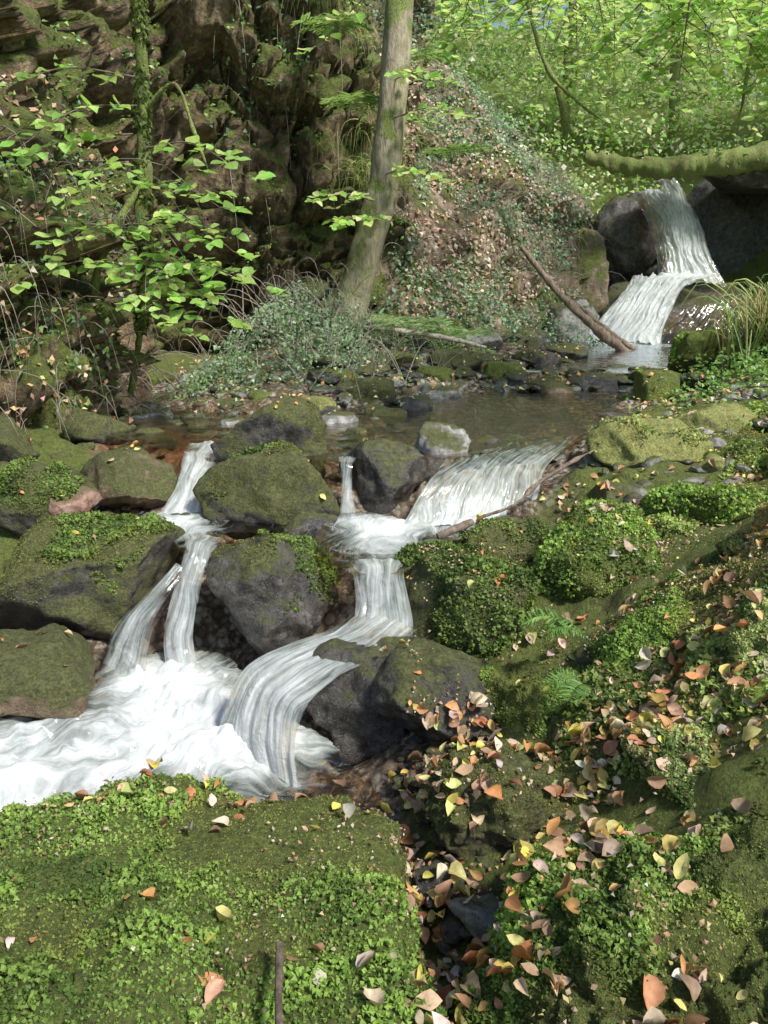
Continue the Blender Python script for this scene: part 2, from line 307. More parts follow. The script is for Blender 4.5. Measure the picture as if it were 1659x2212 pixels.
# ---------------------------------------------------------------- boulders
import bmesh
ICO={}
def ico(s):
    if s not in ICO:
        bm=bmesh.new(); bmesh.ops.create_icosphere(bm,subdivisions=s,radius=1)
        V=np.array([v.co[:] for v in bm.verts]); F=np.array([[v.index for v in f.verts] for f in bm.faces]); bm.free(); ICO[s]=(V,F)
    return ICO[s]
def rock(c,r,rot=0,e=2.6,seed=0,sub=5,cuts=7,rough=.05,tilt=(0,0)):
    V,F=ico(sub); V=V.copy(); R=np.random.default_rng(seed+100)
    V=V/((np.abs(V)**e).sum(-1,keepdims=True)**(1/e))
    for k in range(cuts):
        n=R.normal(0,1,3); n[2]*=.7; n/=np.linalg.norm(n); d=R.uniform(.58,.88)
        s=(V@n)-d; V=V-n*np.maximum(s,0)[:,None]*.94
    L=float(min(r))
    V=V*np.array(r)
    N=norml(V)
    q=V/L
    V=V+N*(fbm(q*1.1+seed*3.1,4,seed)*.15*L+fbm(q*3.5+seed,5,seed+7,.6)*rough*1.4*L)[:,None]
    cx,sx=math.cos(tilt[0]),math.sin(tilt[0]); cy,sy=math.cos(tilt[1]),math.sin(tilt[1]); cz,sz=math.cos(rot),math.sin(rot)
    M=np.array([[cz,-sz,0],[sz,cz,0],[0,0,1]])@np.array([[cy,0,sy],[0,1,0],[-sy,0,cy]])@np.array([[1,0,0],[0,cx,-sx],[0,sx,cx]])
    V=V@M.T+np.array(c)
    if sub>=6: V=V+N*((fbm(V*6,3,15)*1.2+fbm(V*14,3,5)*.7+np.abs(fbm(V*30,3,6)))*.014)[:,None]
    return V,F
FUR=[]
def boulder(name,c,r,mat,rot=0,e=2.6,seed=0,sub=5,fur=0,cuts=9,tilt=(0,0),rough=.05,par=None):
    V,F=rock(c,r,rot,e,seed,sub,cuts,rough,tilt)
    mk(name,V,F,mat,parent=par); addground(V,F)
    if fur: FUR.append((V,F,fur,c,mat.name))
B='boulder'; MB='mossy_boulder'
boulder(MB,(-.80,5.42,.38),(.42,.34,.32),M_mossd,.2,3,1,fur=.35,tilt=(0,-.35))
boulder(MB,(-.71,4.92,.20),(.47,.30,.30),M_mossd,.1,2.8,2,fur=.4,tilt=(0,-.2))
boulder(B,(0.0,5.18,.22),(.29,.28,.27),M_dark,.3,2.6,3)
boulder(B,(.40,5.45,.38),(.22,.2,.26),M_grey,.5,2.8,4,tilt=(0,.2))
boulder(MB,(-2.15,4.92,.16),(.42,.32,.24),M_mossd,-.2,2.6,5,fur=.4)
boulder(B,(-1.62,5.2,.2),(.34,.36,.24),M_brown,.4,2.5,6)
boulder(MB,(-1.68,4.28,-.10),(.60,.46,.32),M_mossd,.05,3.2,7,fur=.5,tilt=(-.1,.1))
boulder(MB,(-.62,4.15,-.12),(.40,.38,.32),M_dark,-.4,2.5,8,fur=.2)
boulder(B,(-1.85,3.68,-.40),(.62,.42,.22),M_brown,-.1,2.5,9)
boulder(MB,(.44,3.78,-.05),(.40,.42,.27),M_mossd,.3,2.7,10,fur=.6)
boulder(B,(-.04,3.34,-.33),(.35,.30,.28),M_dark,.2,2.5,11)
boulder(B,(.25,3.08,-.2),(.28,.24,.2),M_dark,-.3,2.6,12)
boulder(MB,(.72,4.36,.06),(.30,.2,.16),M_mossd,.1,2.6,13,fur=.4)
boulder(MB,(1.1,3.85,.06),(.44,.42,.32),M_moss,.4,2.8,14,6,fur=.9)
boulder(MB,(1.85,4.15,.12),(.55,.34,.29),M_moss,-.2,3,15,6,fur=.9)
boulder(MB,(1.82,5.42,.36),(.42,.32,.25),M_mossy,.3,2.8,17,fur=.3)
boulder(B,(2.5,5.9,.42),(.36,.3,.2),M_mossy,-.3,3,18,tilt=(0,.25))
boulder(MB,(3.55,9.2,.68),(.40,.34,.34),M_moss,.3,2.8,19,fur=.4)
boulder(MB,(2.62,7.7,.42),(.26,.3,.26),M_moss,.1,2.6,20,fur=.4)
boulder(MB,(3.05,7.8,.45),(.3,.3,.22),M_moss,.6,2.6,21,fur=.4)
boulder(MB,(-.58,1.34,-.42),(.72,1.0,.42),M_moss,.14,5.5,31,7,fur=2,cuts=1,tilt=(-.07,.02),rough=.1)
boulder(MB,(.86,1.28,-.24),(.56,.70,.38),M_moss,-.05,3.6,32,7,fur=2,cuts=5,tilt=(0,-.12),rough=.12)
boulder(MB,(.44,2.42,-.26),(.30,.22,.2),M_mossd,.2,3,33,6,fur=.7,rough=.09)
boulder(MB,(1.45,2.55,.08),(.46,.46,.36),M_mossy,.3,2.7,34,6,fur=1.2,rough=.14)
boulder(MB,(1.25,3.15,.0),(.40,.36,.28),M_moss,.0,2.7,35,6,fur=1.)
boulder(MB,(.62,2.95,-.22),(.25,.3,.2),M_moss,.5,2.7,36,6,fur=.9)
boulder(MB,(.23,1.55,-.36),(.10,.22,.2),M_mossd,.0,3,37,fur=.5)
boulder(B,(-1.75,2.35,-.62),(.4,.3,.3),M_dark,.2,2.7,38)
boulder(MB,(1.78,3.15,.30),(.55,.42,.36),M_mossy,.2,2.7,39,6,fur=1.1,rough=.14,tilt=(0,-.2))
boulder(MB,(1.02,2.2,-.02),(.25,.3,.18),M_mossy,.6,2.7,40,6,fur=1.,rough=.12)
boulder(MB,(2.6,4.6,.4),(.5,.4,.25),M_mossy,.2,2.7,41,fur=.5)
for i,(x,y,z,s,m) in enumerate([(-.66,7.05,.42,.22,M_mossy),(-.13,7.7,.45,.3,M_mossd),(.02,9.,.6,.3,M_moss),(.85,9.4,.55,.33,M_mossd),(1.3,9.2,.5,.22,M_moss),(1.9,10.2,.5,.28,M_dark),(1.75,8.6,.36,.32,M_brown),(2.3,8.7,.36,.3,M_dark),(.25,7.3,.38,.2,M_dark),(.5,8.1,.36,.24,M_grey),(-1.0,7.3,.45,.2,M_moss),(.72,5.75,.33,.15,M_dark),(1.0,5.8,.33,.14,M_mossd),(-2.2,6.15,.4,.24,M_mossd),(-2.75,5.5,.35,.42,M_mossd),(-1.92,4.72,.22,.16,M_pink),(-2.6,5.1,.2,.3,M_mossd),(-.45,4.62,.08,.16,M_dark),(.05,6.9,.36,.16,M_brown),(-1.8,6.1,.3,.2,M_brown),(2.35,4.95,.32,.14,M_grey),(2.1,5.0,.35,.16,M_mossy),(2.9,5.2,.5,.3,M_mossy),(1.45,4.75,.2,.2,M_mossd),(.55,8.8,.5,.2,M_moss),(-.5,8.1,.55,.22,M_moss),(2.6,11.4,.5,.3,M_dark),(1.5,4.55,.2,.15,M_dark),(-.15,10.7,.9,.3,M_mossd),(1.3,11.6,.65,.35,M_grey),(2.3,12.9,.6,.45,M_dark),(1.9,4.75,.3,.1,M_grey),(.95,3.1,-.02,.12,M_dark),(.30,1.95,-.31,.1,M_grey),(.2,2.12,-.33,.09,M_dark),(-.35,6.6,.36,.18,M_grey),(1.5,9.0,.42,.16,M_dark),(2.1,9.2,.42,.2,M_grey),(-.2,6.1,.34,.13,M_brown)]):
    boulder('river_stone',(x,y,z),(s*1.15,s*.9,s*.6),m,i*1.3,3.,50+i,4)
wf=[((5.55,15.35,.7),(1.9,1.1,.88),M_dark,0,71,5),((3.8,16.0,1.2),(.5,.7,1.2),M_slope,.3,72,5),((5.0,16.6,1.85),(1.1,.6,1.25),M_dark,.1,79,5),((3.3,15.0,.75),(.5,.6,.5),M_grey,.2,73,5),((7.3,15.7,3.30),(1.6,1.0,.24),M_mossd,-.05,74,5),((8.3,15.2,2.0),(.6,.9,1.7),M_mossd,.2,75,5),((7.2,16.9,2.0),(1.7,.5,1.7),M_dark,0,76,5),((6.6,14.5,.7),(.9,.6,.55),M_dark,.3,77,5),((3.2,14.2,.7),(.6,.4,.4),M_grey,.5,78,5)]  # rear wall near-black: the cave's shade is put into its colour
for c,r,m,ro,sd,su in wf: boulder('waterfall_rock',c,r,m,ro,2.6,sd,su,cuts=9,rough=.09)
def pebbles(name,n,box,zoff,smin,smax,mat,cond=None,flat=1.):
    L=[];tmp=np.random.default_rng(len(name)*7+n)
    xs=tmp.uniform(box[0],box[1],n); ys=tmp.uniform(box[2],box[3],n); zs=H(xs,ys)
    for i in range(n):
        if cond and not cond(xs[i],ys[i]): continue
        s=smin+(smax-smin)*tmp.random()**2.5
        V,F=rock((xs[i],ys[i],zs[i]+zoff+s*.1),(s,s*tmp.uniform(.6,.9),s*flat*tmp.uniform(.35,.6)),tmp.uniform(0,6),3,int(tmp.integers(1e5)),2,5,.05,(tmp.normal(0,.2),tmp.normal(0,.2)))
        L.append((V,F))
    V,F=merge(L); mk(name,V,F,mat,False); addground(V,F)
openw=lambda x,y: not(x>.3 and y<8.4 and x<2.6)
pebbles('gravel',900,(-2.3,3.2,6.2,10.8),.01,.02,.15,M_grey,openw)
pebbles('gravel',600,(-2.4,3.2,4.8,11.5),.01,.02,.12,M_brown,openw)
pebbles('gravel',260,(-.6,3.0,7.4,13.),.08,.05,.22,M_dark,openw,.6)
pebbles('gravel',200,(1.2,3.2,4.4,6.8),.01,.03,.1,M_grey)
pebbles('gravel',120,(0.05,.5,1.3,3.2),.01,.02,.06,M_dark)
# ---------------------------------------------------------------- water
stream=empty('stream')
def inpoly(x,y,P):
    r=np.zeros(x.shape,bool); n=len(P)
    for i in range(n):
        x1,y1=P[i];x2,y2=P[(i+1)%n]
        if y1==y2: continue
        r^=((y1>y)!=(y2>y))&(x<(x2-x1)*(y-y1)/(y2-y1)+x1)
    return r
def pool(name,poly,z,cell,foam,flowdir,base,amp,par,cs=(.45,1.6)):
    P=np.array(poly); x=np.arange(P[:,0].min(),P[:,0].max(),cell); y=np.arange(P[:,1].min(),P[:,1].max(),cell)
    X,Y=np.meshgrid(x,y,indexing='ij'); f=np.full(X.shape,base)
    for fx,fy,r,w in foam: f=f+w*np.exp(-(((X-fx)**2+(Y-fy)**2)/r**2))
    q=np.stack([X,Y,0*X],-1)
    c,s=math.cos(flowdir),math.sin(flowdir); wx=fbm(q*1.6,3,8)*.22+fbm(q*5,3,18)*.05; wy=fbm(q*1.6+9,3,28)*.22
    A_=-s*X+c*Y+wx; B_=c*X+s*Y+wy
    am=amp*(.25+np.clip(f,0,1.2))
    Z=z+am*(fbm(np.stack([A_*9,B_*4,0*X],-1),4,int(abs(z)*100)+3,.5)*.8+.6*fbm(q*3,2,77)+.25*fbm(q*16,3,78)*(np.clip(f,0,1)))+.005*fbm(q*12,3,5)
    f=f+.3*fbm(q*3.2,4,99)*(f>.1)
    fl=np.stack([A_*cs[0],B_*cs[1],f],-1)
    F=gridF(len(x),len(y)); V=np.stack([X,Y,Z],-1).reshape(-1,3)
    cen=V[F].mean(1); F=F[inpoly(cen[:,0],cen[:,1],P)]
    mk(name,V,F,M_water,parent=par,attrs={'flow':('FLOAT_VECTOR',fl.reshape(-1,3))})
pool('upper_pool',[(-1.6,5.45),(-1.0,5.4),(-.9,5.4),(-.35,5.0),(-.12,4.98),(.0,5.2),(.35,5.15),(.45,5.12),(.9,5.45),(1.6,6.02),(2.4,6.9),(2.8,7.8),(3.3,9.3),(.8,9.6),(.2,8.0),(-.6,6.9),(-1.3,7.2),(-2.0,7.6),(-2.2,10.2),(-3.2,10.2),(-3.0,7.5),(-2.4,6.3)],.395,.03,
  [(-1.25,5.5,.25,.5),(-.2,5.2,.2,.3),(1.2,5.9,.5,.35),(2.0,8.9,.5,.9),(1.2,9.0,.4,.8),(2.7,8.7,.4,.9),(-2.3,8.4,.4,.6),(.6,5.6,.5,.2)],-1.8,-.15,.014,stream)
pool('far_pool',[(.8,9.3),(3.4,9.2),(5.6,10.5),(6.8,14.6),(3.0,14.8),(2.3,13.2),(1.6,11.5),(1.0,10.6)],.5,.06,[(4.1,13.8,.8,1.2),(1.6,9.4,.4,.7),(2.6,9.3,.4,.8)],-2,-.1,.014,stream)
pool('middle_pool',[(-2.0,4.75),(-1.2,5.0),(-1.0,4.75),(-.3,4.75),(-.25,4.95),(-.1,4.9),(.1,4.68),(.95,4.85),(.9,4.5),(.4,4.3),(.2,3.95),(.1,3.78),(-.18,3.78),(-.35,4.1),(-.5,4.5),(-.9,4.45),(-.90,4.10),(-1.10,4.10),(-1.2,4.35),(-1.5,4.55)],.1,.015,
  [(-1.3,4.75,.26,.8),(-1.1,4.5,.2,.55),(.05,4.5,.3,.85),(.3,4.62,.25,.65),(-.2,4.7,.2,.4),(-.02,4.1,.25,.55),(.7,4.7,.2,.4)],-1.7,.1,.02,stream,(.6,1.5))
pool('lower_pool',[(-3.2,3.5),(-1.5,3.3),(-1.5,3.8),(-1.1,4.0),(-.9,3.98),(-.7,3.75),(-.45,3.3),(-.25,3.1),(-.1,2.9),(.1,2.5),(-.6,2.1),(-1.5,1.7),(-3.2,1.4)],-.45,.010,
  [(-1.1,3.7,.34,.9),(-.6,3.05,.36,.95),(-.95,3.3,.45,.5),(-1.6,3.0,.5,.7),(-2.2,2.7,.5,.65),(-1.1,2.9,.4,.4),(-1.5,2.6,.35,.3)],3.5,.10,.05,stream,(.55,1.3))
def loft(name,secs,nu=50,nv=110,foam=(.9,.9),amp=.018,edge=.5,seed=0,bulge=.02,par=None,nrm=(0,-.5,.85)):
    S=catmull(np.array(secs,float),nv)
    W=np.linalg.norm(S[:,0]-S[:,1],axis=-1); L=np.concatenate([[0],np.cumsum(np.linalg.norm(np.diff(S.mean(1),axis=0),axis=-1))])
    u=np.linspace(0,1,nu); V=S[:,0][:,None]*(1-u)[None,:,None]+S[:,1][:,None]*u[None,:,None]
    U=(u-.5)[None,:]*W[:,None].mean()+0*V[...,0]; VV=L[:,None]+0*U
    wob=fbm(np.stack([U*3,VV*2.5,0*U+seed],-1),3,seed)*.06
    st=fbm(np.stack([(U+wob)*26,VV*1.8,0*U+seed],-1),4,seed)
    n=np.array(nrm); V=V+n*(amp*st+bulge*np.sin(np.pi*u)[None,:])[...,None]
    f=np.linspace(foam[0],foam[1],nv)[:,None]-edge*(np.abs(u-.5)*2)[None,:]**3
    ed=fbm(np.stack([U*0,VV*5,(u>.5)[None,:]*9.+0*U],-1),3,seed+4)
    f=f-edge*.6*np.clip(ed,0,1)*(np.abs(u-.5)*2)[None,:]**2+.12
    fl=np.stack([(U+wob),VV,f],-1)
    mk(name,V.reshape(-1,3),gridF(nv,nu),M_water,parent=par,attrs={'flow':('FLOAT_VECTOR',fl.reshape(-1,3))})
loft('broad_cascade',[((.42,5.2,.39),(1.62,6.1,.39)),((.36,5.0,.375),(1.3,5.6,.375)),((.28,4.82,.32),(1.08,5.2,.33)),((.2,4.72,.22),(1.0,5.0,.24)),((.13,4.64,.09),(.93,4.82,.08))],130,110,(.25,.9),.010,.1,1,.01,stream)
loft('broad_cascade_lip',[((.30,4.85,.34),(1.08,5.22,.35)),((.22,4.75,.26),(1.0,5.04,.28)),((.13,4.66,.12),(.93,4.86,.12)),((.08,4.58,.08),(.9,4.76,.07))],130,60,(.55,1.1),.015,.2,2,.01,stream)
loft('left_cascade',[((-1.4,5.6,.40),(-1.05,5.55,.40)),((-1.36,5.3,.34),(-1.1,5.25,.34)),((-1.35,5.05,.22),(-1.12,5.0,.22)),((-1.42,4.88,.08),(-1.12,4.85,.08))],40,80,(.6,1.),.015,.3,3,.02,stream)
loft('thin_cascade',[((-.3,5.08,.41),(-.18,5.08,.41)),((-.28,4.98,.38),(-.2,4.98,.38)),((-.27,4.93,.22),(-.2,4.93,.22)),((-.28,4.88,.07),(-.17,4.88,.07))],24,60,(.6,.9),.008,.4,4,.01,stream)
loft('left_chute',[((-1.12,4.3,.11),(-.9,4.3,.11)),((-1.08,4.12,.09),(-.93,4.1,.09)),((-1.12,4.0,-.08),(-.97,3.96,-.06)),((-1.16,3.9,-.28),(-1.0,3.86,-.3)),((-1.15,3.84,-.47),(-.95,3.8,-.47))],30,90,(.6,1.),.012,.3,5,.03,stream)
loft('left_chute_branch',[((-1.14,4.1,.02),(-1.06,4.04,.02)),((-1.28,3.98,-.1),(-1.12,3.9,-.1)),((-1.42,3.88,-.25),(-1.2,3.8,-.28)),((-1.5,3.82,-.47),(-1.22,3.7,-.47))],40,80,(.4,.85),.012,.4,6,.03,stream)
loft('main_chute_upper',[((-.2,3.95,.10),(.12,3.95,.10)),((-.16,3.82,.09),(.1,3.8,.09)),((-.14,3.7,.0),(.12,3.7,.0)),((-.15,3.6,-.09),(.14,3.58,-.08)),((-.2,3.48,-.11),(.13,3.42,-.11))],50,80,(.65,.85),.014,.25,7,.02,stream)
loft('main_chute',[((-.12,3.68,-.07),(.16,3.46,-.07)),((-.26,3.54,-.1),(.04,3.3,-.1)),((-.45,3.40,-.12),(-.18,3.12,-.13)),((-.62,3.30,-.18),(-.32,2.96,-.2)),((-.71,3.2,-.33),(-.36,2.86,-.34)),((-.75,3.14,-.47),(-.33,2.80,-.48))],80,140,(.6,1.05),.014,.25,8,.03,stream,(-.4,-.3,.85))
falls=empty('waterfall')
for k in range(3):
    o=k*.06
    loft('upper_fall',[((4.5+o,15.95-o,3.02),(5.35,15.95-o,3.05)),((4.55+o,15.65-o,2.95),(5.4,15.65-o,2.98)),((4.8+o,15.45-o,2.5),(5.7,15.45-o,2.5)),((4.95+o,15.35-o,2.0),(5.95,15.35-o,1.9)),((5.0,15.2-o*2,1.5),(6.2,15.2-o*2,1.4))],70,90,(.75,1.0),.06,.55,20+k,.08,falls)
loft('upper_fall_spout',[((5.0,16.0,3.25),(5.2,16.0,3.3)),((5.0,15.6,3.2),(5.3,15.6,3.25)),((5.0,15.4,2.8),(5.5,15.4,2.8)),((5.1,15.3,2.3),(5.6,15.3,2.3))],30,60,(.8,.95),.05,.4,29,.08,falls)
loft('lower_fall',[((4.5,15.15,1.58),(5.9,14.75,1.62)),((4.3,14.75,1.4),(5.2,14.35,1.45)),((3.95,14.5,1.05),(4.9,14.05,1.1)),((3.6,14.3,.75),(4.7,13.85,.75)),((3.3,14.1,.48),(4.6,13.6,.48))],70,90,(.95,1.2),.05,.3,25,.06,falls)
loft('side_trickle',[((5.4,14.45,1.45),(6.6,14.35,1.4)),((5.1,14.05,1.1),(6.3,14.0,1.1)),((4.7,13.85,.7),(6.0,13.8,.75)),((4.5,13.75,.48),(5.8,13.7,.48))],60,70,(.0,.2),.03,.3,26,.06,falls)
# ---------------------------------------------------------------- moss fronds on boulders
def sampletri(V,F,n):
    a,b,c=V[F[:,0]],V[F[:,1]],V[F[:,2]]; cr=np.cross(b-a,c-a); ar=np.linalg.norm(cr,axis=-1)
    i=rng.choice(len(F),n,p=ar/ar.sum()); u=rng.random((n,1)); v=rng.random((n,1)); m=(u+v)>1; u=np.where(m,1-u,u); v=np.where(m,1-v,v)
    return a[i]+u*(b-a)[i]+v*(c-a)[i],norml(cr[i]),ar.sum()/2
fp=[];fn=[];fs=[];fc=[]
def addfur(p,n,sz,hi,lo):
    sp=sstep(-.3,.15,fbm(p*2.4,4,40))           # 1 = lush green fronds, 0 = short olive carpet
    cl=sstep(-.2,.4,fbm(p*9,3,47))
    t=np.clip(fbm(p*6,4,12)*.7+.5+rng.normal(0,.2,len(p))+.25*cl,0,1)[:,None]
    col=lo*(1-t)+hi*t; ol=hi*np.array([1.1,.80,.9])*(.3+.7*t)
    col=ol*(1-sp[:,None])+col*sp[:,None]
    bare=(fbm(p*3.3,4,140)>.6)&(sp<.5)
    k=~bare
    fp.append((p-n*.003+n*(cl*sp*sz*1.2)[:,None])[k]);fn.append(n[k]);fs.append((sz*rng.uniform(.5,1.3,len(p))*(.6+.4*sp+.4*cl*sp))[k]);fc.append(col[k])
for V,F,k,c,mn in FUR:
    near=c[1]<3.4; sz=.012 if near else .018
    p,n,ar=sampletri(V,F,10); cnt=int(min(220000,ar*(64000 if near else 12000)))
    p,n,_=sampletri(V,F,cnt)
    patch=fbm(p*2.6,4,4)*.8+n[:,2]*.45
    m=(n[:,2]>-.35)&(patch>.75-1.15*k); p=p[m];n=n[m]
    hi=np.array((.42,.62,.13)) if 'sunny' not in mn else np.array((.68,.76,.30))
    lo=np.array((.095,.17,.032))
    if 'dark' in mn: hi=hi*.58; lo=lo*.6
    addfur(p,n,sz,hi,lo)
k=150000; xs=rng.uniform(.4,3.0,k); ys=rng.uniform(1.6,6.0,k)
zs=H(xs,ys); q=np.stack([xs,ys,0*zs],-1); dz=gdisp(q); q[:,2]=zs+dz
m=(fbm(q*2.0,4,52)>-.15)&((xs>.55)|(ys<3.2))&(xs>.32*ys-.35); q=q[m]
addfur(q,np.tile([0,0,1.],(len(q),1)),.018,np.array((.50,.63,.17)),np.array((.10,.165,.04)))
p=np.concatenate(fp);n=np.concatenate(fn)
d=norml(n+rv(len(p),.6)+[0,0,.2])
leafcloud('moss',p,np.cross(d,rv(len(p)))+n*.5,d,np.concatenate(fs),np.concatenate(fc),M_fur,0,.2,1.2)
# ---------------------------------------------------------------- vegetation on the slopes
def samplegrid(S,n):
    V=S.reshape(-1,3); F=gridF(S.shape[0],S.shape[1]); F=np.concatenate([F[:,[0,1,2]],F[:,[0,2,3]]])
    p,nn,_=sampletri(V,F,n); s=np.where((nn*( [0,-1,.6])).sum(-1,keepdims=True)<0,-1,1); return p,nn*s
def veg(name,S,n,cond,pal,size,mat,detail=0,out=.06,droop=.4,jit=.25,thr=0,fr=1.2,seed=0):
    p,nn=samplegrid(S,n); m=cond(p)&(fbm(p*fr,4,seed)>thr); p=p[m];nn=nn[m]; k=len(p)
    d=rv(k,.8)+nn*.3+[0,0,-droop]
    p=p+nn*rng.random((k,1))**2*out
    leafcloud(name,p,nn*.6+rv(k,.4)+[0,-.2,.5],d,size*rng.uniform(.6,1.3,k),pick(pal,k,jit),mat,detail,.2)
veg('ivy',S2,64000,lambda p:(p[:,2]<8),IVY+[(.5,.64,.46)],.075,M_leaf,0,.25,.3,.3,.0,.9,3)
veg('leaf_litter',S2,38000,lambda p:(p[:,2]<9),[(.78,.58,.46),(.66,.42,.30),(.84,.72,.6),(.5,.31,.21)],.085,M_dead,0,.05,.1,.2,-.15,1.1,14)
veg('undergrowth',S1,80000,lambda p:((p[:,0]<-2.0)&(p[:,2]<2.0+.5*(p[:,1]<8))&(p[:,1]<9.6)|(p[:,0]>-.3))&(p[:,1]>4),GRN+IVY,.06,M_leaf,0,.22,.3,.3,-.05,1.1,5)
veg('leaf_litter',S1,36000,lambda p:(p[:,1]<10)&(p[:,2]<3.4),PALE,.07,M_dead,0,.05,.1,.2,-.15,1.2,24)
veg('cliff_ferns',S1,60000,lambda p:(p[:,1]>9.5)&(p[:,2]>2.2)&(p[:,0]>-1.0),GRN,.07,M_leaf,0,.12,.9,.3,.05,1.0,7)
veg('cliff_moss',S1,60000,lambda p:(p[:,1]>8)&(p[:,0]<-.9),[(.26,.33,.08),(.36,.44,.12),(.16,.21,.06)],.045,M_fur,0,.05,.5,.3,.15,1.6,9)
veg('cliff_ivy',S1,50000,lambda p:(p[:,1]>8)&(p[:,0]<-.9)&(p[:,2]>1.5),GRN+IVY,.07,M_leaf,0,.12,.7,.3,.28,1.1,29)
veg('undergrowth',S1,26000,lambda p:(p[:,2]>2.2)&(p[:,1]<9.5)&(p[:,1]>4),GRN,.07,M_leaf,0,.2,.5,.3,.05,1.0,17)
def strands(name,P0,n,L,r,droop,mat,col=None,spread=.3,parent=None):
    Ls=[]
    for i in range(n):
        p=P0[rng.integers(len(P0))]; l=L*rng.uniform(.5,1.2); a=rng.normal(0,spread,3); a[1]-=.25
        q=[p,p+np.array([a[0]*.4,a[1]*.4,droop[0]])*l,p+np.array([a[0]*.8,a[1]*.7,droop[1]])*l,p+np.array([a[0],a[1]*.8,droop[2]])*l]
        Ls.append(tube(q,[r,r*.8,r*.5,r*.15],9,3))
    V,F=merge(Ls)
    C=pick(col,n,.2) if col else None
    at=None
    if col: at={'col':('FLOAT_COLOR',np.concatenate([np.repeat(C,27,0),np.ones((n*27,1))],1))}
    return mk(name,V,F,mat,True,parent,at)
p,nn=samplegrid(S1,4000); hp=p[(p[:,1]>9.5)&(p[:,2]>2.5)&(p[:,0]>-2.2)]
strands('hanging_roots',hp,70,1.5,.008,(-.3,-.65,-1.),M_pale,None,.12)
p,nn=samplegrid(S1,60000); gp=p[(p[:,1]>9.5)&(p[:,2]>2.6)&(p[:,0]>-.9)&(fbm(p*1.2,3,2)>.05)]
strands('grass_tuft',gp,3400,.5,.006,(.12,.0,-.5),M_leaf,[(.38,.5,.15),(.55,.6,.24),(.62,.57,.34)],.5)
p,nn=samplegrid(S2,60000); gp=p[(p[:,2]>1.0)&(p[:,2]<6)&(fbm(p*1.0,3,22)>.15)]
strands('bramble',gp,1100,.7,.005,(.15,.05,-.5),M_pale,None,.6)
p,nn=samplegrid(S1,30000); gp=p[(p[:,1]<9)&(p[:,1]>4)&(p[:,2]<2.4)&(fbm(p*1.2,3,12)>-.1)]
strands('bramble',gp,700,.8,.005,(.25,.15,-.35),M_pale,None,.6)
gc=np.stack([rng.normal(4.1,.2,300),rng.normal(8.5,.25,300),np.full(300,.6)],-1); gc[:,2]=H(gc[:,0],gc[:,1])
strands('grass_clump',gc,700,.70,.010,(.6,.95,.65),M_leaf,[(.4,.57,.2),(.6,.7,.3),(.7,.62,.4)],.5)
def bush(name,cx,cy,rx,ry,h,n,pal,size,seed):
    bp=np.stack([rng.normal(cx,rx,n),rng.normal(cy,ry,n),np.zeros(n)],-1); bp[:,2]=H(bp[:,0],bp[:,1])+rng.random(n)**1.5*h*np.exp(-((bp[:,0]-cx)/(rx*1.5))**2)
    m=fbm(bp*2.5,3,seed)>-.15; bp=bp[m]; k=len(bp)
    leafcloud(name,bp,rv(k,.5)+[0,-.3,.9],rv(k),size*rng.uniform(.6,1.3,k),pick(pal,k),M_leaf,0); return bp
BP=[(.32,.48,.26),(.42,.60,.36),(.54,.68,.46),(.2,.33,.15)]
bp=bush('bramble_bush',-.95,9.0,.6,.7,.75,10000,BP,.05,6)
strands('bramble',bp[::20],240,.7,.005,(.4,.5,.2),M_pale,None,.6)
bush('low_plants',.3,10.4,.8,.4,.35,3500,BP+GRN,.05,16)
bush('low_plants',-1.6,8.2,.3,.6,.25,1500,BP+GRN,.04,26)
bush('low_plants',2.4,13.3,.8,.4,.5,3000,BP+IVY,.06,36)
bush('low_plants',3.3,7.2,.5,.9,.3,3000,GRN,.05,46)
# ---------------------------------------------------------------- trees
def trunk(name,pts,rad,mat,par=None,rough=.02,seg=28,seed=0):
    V,F=tube(pts,rad,90,seg,rough,seed); return mk(name,V,F,mat,True,par)
def spray(A,B_,n_tw=9,leaf=.085,w=.38,sag=.1):
    A=np.array(A,float);B_=np.array(B_,float); L=np.linalg.norm(B_-A); m=(A+B_)/2+[0,0,sag*L]
    P=catmull([A,m,B_],24); tubes=[tube([A,m,B_],[.008,.005,.002],12,4)]; pos=[];dr=[]
    D=norml(B_-A); side=norml(np.cross(D,[0,0,1.]))
    for i in range(n_tw):
        t=.15+.85*i/(n_tw-1); p=P[min(23,int(t*23))]; s=1 if i%2 else -1
        l=w*(1.1-.75*t)*rng.uniform(.7,1.2); d=norml(D*.75+side*s*rng.uniform(.6,1.1)+rv(1,.12)[0]+[0,0,-.12])
        q=p+d*l; tubes.append(tube([p,(p+q)/2+[0,0,.01],q],[.004,.003,.0015],6,3))
        nl=max(3,int(l/(leaf*.55))); sd=np.cross(d,[0,0,1.])
        for j in range(nl):
            tt=(j+.6)/nl; pp=p+(q-p)*tt; pos.append(pp); dr.append(d*.6+sd*(1 if j%2 else -1)*.8+rv(1,.15)[0]+[0,0,-.1])
        pos.append(q); dr.append(d)
    return tubes,pos,dr
def sprays(L,pal,leaf=.085,par=None,**kw):
    T=[];P=[];D=[]
    for A,B_ in L:
        t,p,d=spray(A,B_,leaf=leaf,**kw); T+=t;P+=p;D+=d
    V,F=merge(T); e=par
    mk('twigs',V,F,M_twig,True,e); k=len(P)
    leafcloud('leaves',np.array(P),rv(k,.28)+[0,-.3,1],np.array(D),leaf*rng.uniform(.65,1.15,k),pick(pal,k,.18),M_leaf,1,.1,1.25,e)
bt=empty('dapple_tree')
